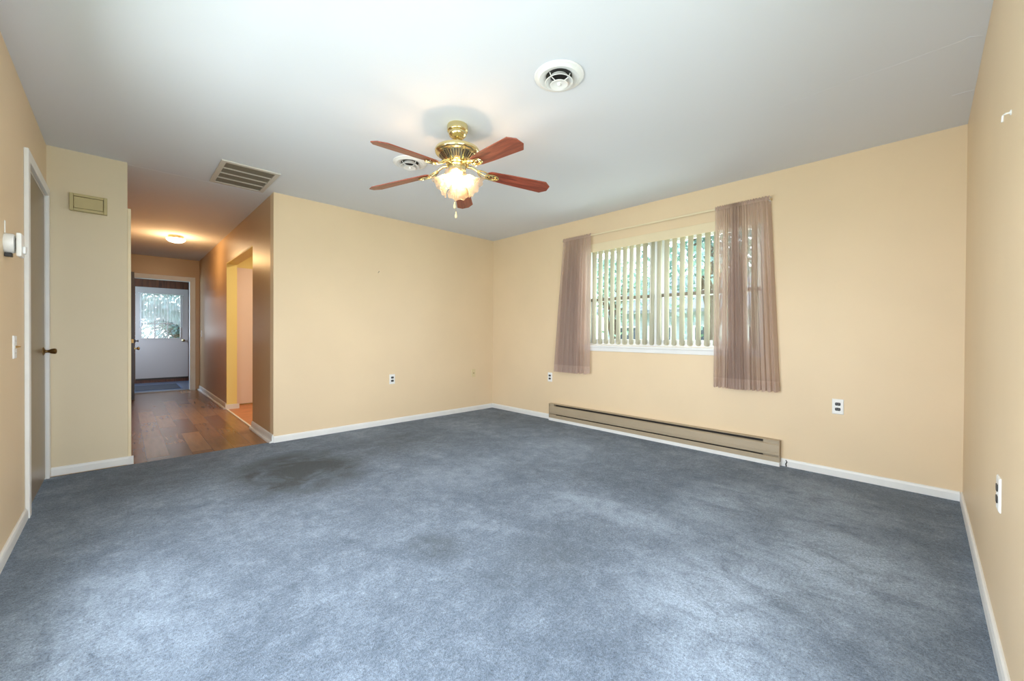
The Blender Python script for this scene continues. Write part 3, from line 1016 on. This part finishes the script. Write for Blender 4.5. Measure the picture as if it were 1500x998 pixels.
# ---------------------------------------------------------------- hook, nail and cable stub
hk = tube(B(), [(0, 0, 0.008), (0, 0.012, 0.008), (0, 0.017, 0.004), (0, 0.018, -0.016)], 0.0028, 8)
lathe(hk, [(0, 0), (0.008, 0), (0.008, 0.002), (0.004, 0.004), (0, 0.004)], 14, Matrix.Translation((0, 0, 0.008)) @ AX_Y)
h_ = obj('wall_hook', hk, m_plastic, None, smooth=True)
h_.location = (2.005, YR + 0.0003, 1.765)
tag(h_, 'small white picture hook high on the right hand wall', 'hook')
nl = lathe(B(), [(0, -0.012), (0.0015, -0.012), (0.0015, 0.018), (0.0042, 0.018), (0.0042, 0.020), (0, 0.020)], 10, Matrix.Translation((0, 0, 0)) @ Matrix.Rotation(radians(-62), 4, 'X'))
for v in nl.verts:
    v.co.y += 0.008
n_ = obj('nail', nl, m_black)
n_.location = (2.127, YB - 0.0003, 1.78)
n_.rotation_euler = (0, 0, pi)
tag(n_, 'single dark nail in the middle of the back wall', 'nail')
cb = obj('cable_stub', tube(B(), [(-0.016, 0, 0.002), (-0.019, 0.003, 0.022), (-0.016, -0.004, 0.040), (-0.013, 0.004, 0.052)], 0.004, 8), m_black)
cb.location = (XW, 0.772, 0)
tag(cb, 'short black cable stub on the baseboard right of the heater', 'cable')

# ---------------------------------------------------------------- ceiling vents
def diffuser(label, x, y):
    t = thing('ceiling_vent', label, 'vent', (x, y, H - 0.0003), 20, 'round ceiling air diffusers')
    obj('outer_ring', lathe(B(), [(0.068, -0.001), (0.128, -0.001), (0.131, -0.004), (0.128, -0.009), (0.112, -0.012), (0.104, -0.018), (0.085, -0.016), (0.072, -0.008), (0.068, -0.001)], 64), m_plastic, t, smooth=True)
    obj('duct', lathe(B(), [(0.0, -0.0015), (0.0675, -0.0015), (0.0675, -0.004), (0, -0.003)], 48), m_dark, t)
    obj('middle_cone', lathe(B(), [(0.046, -0.006), (0.048, -0.012), (0.060, -0.026), (0.072, -0.034), (0.074, -0.036), (0.071, -0.0375), (0.058, -0.030), (0.046, -0.016), (0.044, -0.007), (0.046, -0.006)], 48), m_plastic, t, smooth=True)
    obj('inner_cone', lathe(B(), [(0.0, -0.030), (0.016, -0.031), (0.030, -0.037), (0.045, -0.046), (0.047, -0.048), (0.044, -0.0495), (0.030, -0.046), (0.016, -0.042), (0, -0.041)], 40), m_plastic, t, smooth=True)
    for k in range(3):
        a = 2 * pi * k / 3 + 0.5
        d = Vector((cos(a), sin(a), 0))
        bm = tube(B(), [d * 0.062 + Vector((0, 0, -0.003)), d * 0.052 + Vector((0, 0, -0.022)), d * 0.020 + Vector((0, 0, -0.036))], 0.0025, 6)
        obj('bracket', bm, m_plastic, t)
    obj('screw', lathe(B(), [(0, -0.041), (0.008, -0.041), (0.010, -0.048), (0.006, -0.053), (0, -0.054)], 16), m_plastic, t, smooth=True)
    return t


diffuser('round white ceiling diffuser in the open ceiling in front of the fan', 1.661, 1.36)
diffuser('round white ceiling diffuser partly behind the fan blades', 1.648, 2.872)

# ceiling return grille
gx0, gx1, gy0, gy1 = 0.563, 0.980, 3.863, 4.480
gr = thing('return_air_grille', 'rectangular perforated return air grille at the hallway ceiling', 'vent', ((gx0 + gx1) / 2, (gy0 + gy1) / 2, H - 0.0003))
gw, gl = (gx1 - gx0) / 2, (gy1 - gy0) / 2
bm = B()
fwid = 0.036
for (a, b, c_, d_) in ((-gw, gw, -gl, -gl + fwid), (-gw, gw, gl - fwid, gl), (-gw, -gw + fwid, -gl + fwid, gl - fwid), (gw - fwid, gw, -gl + fwid, gl - fwid)):
    box(bm, a, b, c_, d_, -0.012, 0.0)
obj('frame', bm, m_grille, gr, bevel=0.003)
obj('duct', bxs((-gw + fwid, gw - fwid, -gl + fwid, gl - fwid, -0.002, -0.0005)), m_dark, gr)
band = (2 * gl - 2 * fwid) / 4
bm = B()
for k in (1, 2, 3):
    yy = -gl + fwid + band * k
    box(bm, -gw + fwid, gw - fwid, yy - 0.007, yy + 0.007, -0.0115, -0.0025)
obj('crossbars', bm, m_grille, gr)
bm = B()
nx = 42
for k in range(nx + 1):
    x = -gw + fwid + (2 * gw - 2 * fwid) * k / nx
    box(bm, x - 0.0013, x + 0.0013, -gl + fwid, gl - fwid, -0.0085, -0.0079)
ny = 64
for k in range(ny + 1):
    yy = -gl + fwid + (2 * gl - 2 * fwid) * k / ny
    box(bm, -gw + fwid, gw - fwid, yy - 0.0013, yy + 0.0013, -0.0078, -0.0072)
obj('mesh_panel', bm, mat('grille_mesh', rgb(156, 147, 130), 0.6), gr)

# ---------------------------------------------------------------- hall ceiling light
hl = thing('ceiling_light', 'lit flush mount dome light on the hallway ceiling', 'ceiling light', (0.548, 7.38, H - 0.0003))
obj('base', lathe(B(), [(0, 0), (0.085, 0), (0.088, -0.004), (0.086, -0.034), (0.080, -0.036), (0, -0.036)], 40), m_brass, hl, smooth=True)
obj('glass_dome', lathe(B(), [(0.082, -0.0365), (0.104, -0.040), (0.108, -0.050), (0.100, -0.066), (0.080, -0.082), (0.045, -0.094), (0.0, -0.098)], 40), m_dome, hl, smooth=True)
pl = bpy.data.lights.new('hall_lamp', 'POINT')
pl.energy, pl.color, pl.shadow_soft_size = 14, (1.0, 0.62, 0.28), 0.09
po = bpy.data.objects.new('hall_lamp', pl)
C.objects.link(po)
po.parent = hl
po.location = (0, 0, -0.20)

# ---------------------------------------------------------------- ceiling fan
FX, FY = 1.583, 2.150
fan = thing('ceiling_fan', 'brass five blade ceiling fan with lit tulip shades', 'ceiling fan', (FX, FY, H - 0.0003))
zc = -H                                              # heights below are absolute, converted to local


def Z(z):
    return z - H


obj('canopy', lathe(B(), [(0, Z(2.4399)), (0.066, Z(2.4399)), (0.068, Z(2.434)), (0.068, Z(2.402)), (0.064, Z(2.396)), (0.058, Z(2.394)), (0.060, Z(2.386)), (0.056, Z(2.374)), (0.044, Z(2.362)), (0.034, Z(2.357)),
                          (0.030, Z(2.360)), (0.0, Z(2.362))], 40), m_brass, fan, smooth=True)
obj('downrod', lathe(B(), [(0, Z(2.37)), (0.013, Z(2.37)), (0.013, Z(2.296)), (0, Z(2.296))], 20), m_brass, fan, smooth=True)
mot = obj('motor_housing', lathe(B(), [(0, Z(2.302)), (0.028, Z(2.302)), (0.034, Z(2.297)), (0.085, Z(2.294)), (0.125, Z(2.288)), (0.143, Z(2.278)), (0.147, Z(2.266)), (0.143, Z(2.254)), (0.132, Z(2.246)),
                                       (0.126, Z(2.245)), (0.121, Z(2.240)), (0.086, Z(2.204)), (0.078, Z(2.196)), (0.070, Z(2.192)), (0, Z(2.192))], 56), m_brass, fan, smooth=True)
bm = B()
for k in range(40):
    a = 2 * pi * k / 40
    xf = Matrix.Rotation(a, 4, 'Z')
    p0, p1 = Vector((0.1185, 0, Z(2.2368))), Vector((0.090, 0, Z(2.2074)))
    n_v = Vector((0.72, 0, -0.70))
    q = []
    for p, wd in ((p0, 0.0042), (p1, 0.0028)):
        for sgn in (-1, 1):
            q.append(bm.verts.new(xf @ (p + n_v * 0.0006 + Vector((0, sgn * wd, 0)))))
    bm.faces.new((q[0], q[1], q[3], q[2]))
obj('vent_slots', bm, m_dark, mot)
obj('flywheel', lathe(B(), [(0, Z(2.192)), (0.072, Z(2.1918)), (0.075, Z(2.186)), (0.072, Z(2.180)), (0, Z(2.180))], 40), m_brass, fan, smooth=True)
obj('light_fitter', lathe(B(), [(0, Z(2.1798)), (0.060, Z(2.1798)), (0.062, Z(2.175)), (0.058, Z(2.168)), (0.056, Z(2.146)), (0.058, Z(2.140)), (0.050, Z(2.130)), (0.030, Z(2.122)), (0.012, Z(2.100)), (0, Z(2.096))], 40), m_brass, fan, smooth=True)

A0 = 4.603
ZB, PITCH_B = 2.155, radians(-13)


def blade_outline():
    pts = []
    r0, r1 = 0.195, 0.659
    w0, w1 = 0.046, 0.064
    for k in range(9):                                # rounded root
        a = pi / 2 + pi * k / 8
        pts.append((r0 + 0.045 + 0.045 * cos(a), w0 * sin(a)))
    pts = [(x, y) for x, y in pts]
    pts += [(r0 + 0.16, -w0 - 0.008), (r1 - 0.045, -w1), (r1 - 0.002, -w1 * 0.42), (r1 - 0.002, w1 * 0.42), (r1 - 0.045, w1), (r0 + 0.16, w0 + 0.008)]
    return pts


for k in range(5):
    a = A0 + k * 2 * pi / 5
    tilt = math.atan(0.0307 * cos(a) - 0.094)
    xf = Matrix.Rotation(a, 4, 'Z') @ Matrix.Rotation(-tilt, 4, 'Y')
    bl_m = Matrix.Translation((0, 0, Z(ZB))) @ xf @ Matrix.Rotation(PITCH_B, 4, 'X')
    ob = obj('blade', prism(B(), blade_outline(), -0.003, 0.003), m_blade, fan, bevel=0.0015)
    ob.matrix_local = bl_m
    # ornate bracket: an arm curving down from the flywheel, ending in an open oval scroll under the blade
    bm = B()
    tube(bm, [(0.066, 0, Z(2.186) - Z(ZB)), (0.095, 0, 0.034), (0.125, 0, 0.024), (0.155, 0, 0.006), (0.185, 0, -0.006), (0.205, 0, -0.008)],
         lambda t: 0.010 - 0.004 * t, 10)
    oval = [(0.238 + 0.045 * cos(2 * pi * j / 28), 0.026 * sin(2 * pi * j / 28), -0.010) for j in range(28)]
    tube(bm, oval, 0.0052, 8, cyclic=True)
    inn = [(0.240 + 0.026 * cos(2 * pi * j / 20), 0.012 * sin(2 * pi * j / 20), -0.010) for j in range(20)]
    tube(bm, inn, 0.0036, 8, cyclic=True)
    for sg in (-1, 1):                                # side scrolls
        tube(bm, [(0.135, 0, 0.018), (0.150, sg * 0.022, 0.008), (0.180, sg * 0.034, -0.003), (0.208, sg * 0.026, -0.009), (0.216, sg * 0.014, -0.010)], 0.0045, 8)
    for (xx, yy) in ((0.217, 0.0), (0.262, 0.016), (0.262, -0.016)):
        lathe(bm, [(0, -0.018), (0.005, -0.017), (0.006, -0.014), (0.006, -0.003), (0, -0.003)], 12, Matrix.Translation((xx, yy, 0)))
    obr = obj('blade_bracket', bm, m_brass, fan, smooth=True)
    obr.matrix_local = bl_m

# four tulip shades
for k in range(4):
    a = radians(48) + k * pi / 2
    d = Vector((cos(a), sin(a), 0))
    axis = (d * 0.78 + Vector((0, 0, -0.63))).normalized()
    base = d * 0.034 + Vector((0, 0, Z(2.112)))
    xf = Matrix.Translation(base) @ axis.to_track_quat('Z', 'Y').to_matrix().to_4x4()
    obj('lamp_holder', lathe(B(), [(0, -0.02), (0.014, -0.02), (0.014, 0.0), (0.024, 0.004), (0.026, 0.012), (0.024, 0.020), (0, 0.020)], 24, xf), m_brass, fan, smooth=True)

    def ruf(ang, r, z, t):
        f = max(0, (t - 0.45) / 0.55) ** 2
        return r * (1 + 0.05 * f * sin(ang * 9)) + 0.0028 * sin(ang * 18) * f, z + 0.005 * f * cos(ang * 9)
    prof = [(0.020, 0.014), (0.026, 0.022), (0.036, 0.036), (0.042, 0.052), (0.045, 0.068), (0.050, 0.084), (0.060, 0.100), (0.071, 0.112), (0.080, 0.118)]
    so = obj('lamp_shade', lathe(B(), prof, 72, xf, ruffle=ruf), m_shade, fan, smooth=True)
    bb = B()
    lathe(bb, [(0, 0.021), (0.008, 0.022), (0.009, 0.026), (0.014, 0.034), (0.016, 0.042), (0.013, 0.051), (0.006, 0.056), (0, 0.057)], 20, xf)
    obj('bulb', bb, m_bulb, fan, smooth=True)
# pull chains
for (dx, dy, z1) in ((-0.030, -0.012, 1.93), (0.012, 0.030, 1.885)):
    bm = B()
    zt, n = 2.11, 46
    for j in range(n):
        z = zt + (z1 - zt) * j / (n - 1)
        lathe(bm, [(0, Z(z) - 0.0016), (0.0014, Z(z) - 0.0008), (0.0014, Z(z) + 0.0008), (0, Z(z) + 0.0016)], 6, Matrix.Translation((dx, dy, 0)))
    tube(bm, [(dx, dy, Z(zt)), (dx, dy, Z(z1))], 0.0006, 5)
    pc = obj('pull_chain', bm, m_brass, fan)
    fob = lathe(B(), [(0, Z(z1)), (0.003, Z(z1) - 0.002), (0.004, Z(z1) - 0.012), (0.0085, Z(z1) - 0.030), (0.0085, Z(z1) - 0.038), (0.004, Z(z1) - 0.044), (0, Z(z1) - 0.045)], 14, Matrix.Translation((dx, dy, 0)))
    obj('chain_fob', fob, m_ivory, pc, smooth=True)

# ---------------------------------------------------------------- doormat in the vestibule
dm = thing('doormat', 'dark grey doormat on the vestibule floor', 'doormat', (0.50, 10.65, -0.0199))
obj('rubber_border', bxs((-0.36, 0.36, -0.52, 0.52, 0, 0.006)), mat('blue_grey_rubber', rgb(110, 130, 165), 0.6), dm, bevel=0.002)
obj('pile', bxs((-0.33, 0.33, -0.49, 0.49, 0.0061, 0.010)), m_mat, dm)

# ---------------------------------------------------------------- outdoors
m_lawn = mat('lawn', rgb(120, 150, 92), 0.9, vary=(1.5, 0.2))
m_leaf = mat('leaf_hazy_green', rgb(165, 198, 188), 0.6, vary=(3, 0.25))  # outdoor haze mixed into the leaf colour
m_leaf2 = mat('leaf_hazy_teal', rgb(138, 174, 172), 0.6, vary=(3, 0.25))  # same haze mixed in, deeper tone
m_leaf3 = mat('leaf_blue_green', rgb(84, 116, 124), 0.6, vary=(3, 0.3))
m_bark = mat('bark', rgb(96, 80, 66), 0.9, vary=(8, 0.2))
m_siding = mat('pale_siding', rgb(176, 188, 198), 0.6)
m_roof = mat('grey_shingle', rgb(122, 130, 140), 0.85, vary=(14, 0.15))
m_winglass = mat('dark_window_glass', rgb(60, 74, 90), 0.1)
struct('ground', bxs((XW + T, 40, -30, 40, -0.6, -0.5), (-30, XL - T, -30, 40, -0.6, -0.5), (XL - T, XW + T, -30, YR - T, -0.6, -0.5), (XL - T, XW + T, YV + T, 40, -0.6, -0.5)), m_lawn,
       'lawn outside the windows', 'lawn')


def tree(label, x, y, z0, trunk, cz, rx, ry, rz_, n, m, seed, leaf=0.16):
    t = thing('tree', label, 'tree', (x, y, z0), 0, 'trees outside')
    rnd = random.Random(seed)
    bm = tube(B(), [(0, 0, 0), (0.03, 0.02, trunk * 0.5), (-0.02, 0.05, trunk), (0.05, 0.0, cz)], lambda q: 0.15 * (1 - 0.6 * q), 10)
    for k in range(7):
        a = k * 0.9 + seed
        tube(bm, [(0, 0.03, trunk * (0.7 + 0.05 * k)), (rx * 0.4 * cos(a), ry * 0.4 * sin(a), cz - 0.2 * rz_ + 0.1 * k), (rx * 0.75 * cos(a), ry * 0.75 * sin(a), cz + rz_ * 0.1 * (k - 3))],
             lambda q: 0.055 * (1 - 0.75 * q), 7)
    obj('trunk', bm, m_bark, t, smooth=True)
    bm = B()
    cl = [(Vector((rnd.gauss(0, 0.42), rnd.gauss(0, 0.42), rnd.gauss(0, 0.42))), rnd.uniform(0.15, 0.32)) for _ in range(34)]
    for _ in range(n):
        c_, s_ = rnd.choice(cl)
        p = c_ + Vector((rnd.gauss(0, s_), rnd.gauss(0, s_), rnd.gauss(0, s_)))
        p = Vector((p.x * rx, p.y * ry, p.z * rz_ + cz))
        nrm = Vector((rnd.gauss(0, 1), rnd.gauss(0, 1), rnd.gauss(0, 1) + 0.6)).normalized()
        a = nrm.orthogonal().normalized()
        b = nrm.cross(a)
        L_, W_ = leaf * rnd.uniform(0.6, 1.2), leaf * 0.42 * rnd.uniform(0.7, 1.1)
        bm.faces.new([bm.verts.new(p + a * L_ * u + b * W_ * v + nrm * 0.02 * abs(v)) for u, v in ((-0.5, 0), (-0.1, 0.5), (0.5, 0), (-0.1, -0.5))])
    o = obj('foliage', bm, m, t)
    o['kind'] = 'stuff'
    return t


tree('leafy tree outside, seen between vanes beside the wider curtain', 8.4, 2.9, -0.5, 1.9, 3.4, 1.0, 1.0, 1.4, 1500, m_leaf2, 5, 0.22)
tree('haze-tinted pale green tree outside, seen through the window half beside the narrower curtain', 10.8, 6.6, -0.5, 1.8, 3.0, 1.2, 1.0, 1.2, 1100, m_leaf, 9, 0.24)
tree('leafy tree outside the entry door panes', 1.3, 16.6, -0.5, 1.6, 2.0, 1.6, 1.2, 1.3, 3600, m_leaf3, 13, 0.22)

hs = thing('neighbour_house', 'pale blue grey sided house seen between the blind vanes', 'house', (14.5, 5.8, -0.5))
bm = bxs((0.0, 5.0, -6.0, 3.4, 0, 2.45))
obj('wall', bm, m_siding, hs)
bm = B()
for k in range(15):
    z = 0.10 + k * 0.155
    extr_p = [(-0.0, z), (-0.03, z), (-0.008, z + 0.15), (-0.0, z + 0.15)]
    a = [bm.verts.new((x, -6.0, zz)) for x, zz in extr_p]
    b = [bm.verts.new((x, 3.4, zz)) for x, zz in extr_p]
    for i in range(4):
        j = (i + 1) % 4
        bm.faces.new((a[i], a[j], b[j], b[i]))
    bm.faces.new(a)
    bm.faces.new(b)
obj('siding', bm, m_siding, hs)
bm = B()
rf = [(-0.5, 2.40), (2.5, 4.0), (5.5, 2.40), (5.5, 2.52), (2.5, 4.14), (-0.5, 2.52)]
a = [bm.verts.new((x, -6.4, z)) for x, z in rf]
b = [bm.verts.new((x, 3.8, z)) for x, z in rf]
for i in range(6):
    j = (i + 1) % 6
    bm.faces.new((a[i], a[j], b[j], b[i]))
bm.faces.new(a)
bm.faces.new(b)
obj('roof', bm, m_roof, hs)
for yy in (-4.0, -2.3, -0.6, 1.1, 2.5):
    bm = B()
    rect_frame(bm, yy - 0.48, yy + 0.48, 0.75, 1.95, 0.07, -0.06, -0.031)
    box(bm, yy - 0.41, yy + 0.41, -0.055, -0.032, 1.32, 1.38)
    for v in bm.verts:
        v.co = Vector((v.co.y, v.co.x, v.co.z))
    wf = obj('window', bm, m_vinyl, hs)
    obj('pane', bxs((-0.045, -0.035, yy - 0.41, yy + 0.41, 0.82, 1.88)), m_winglass, wf)
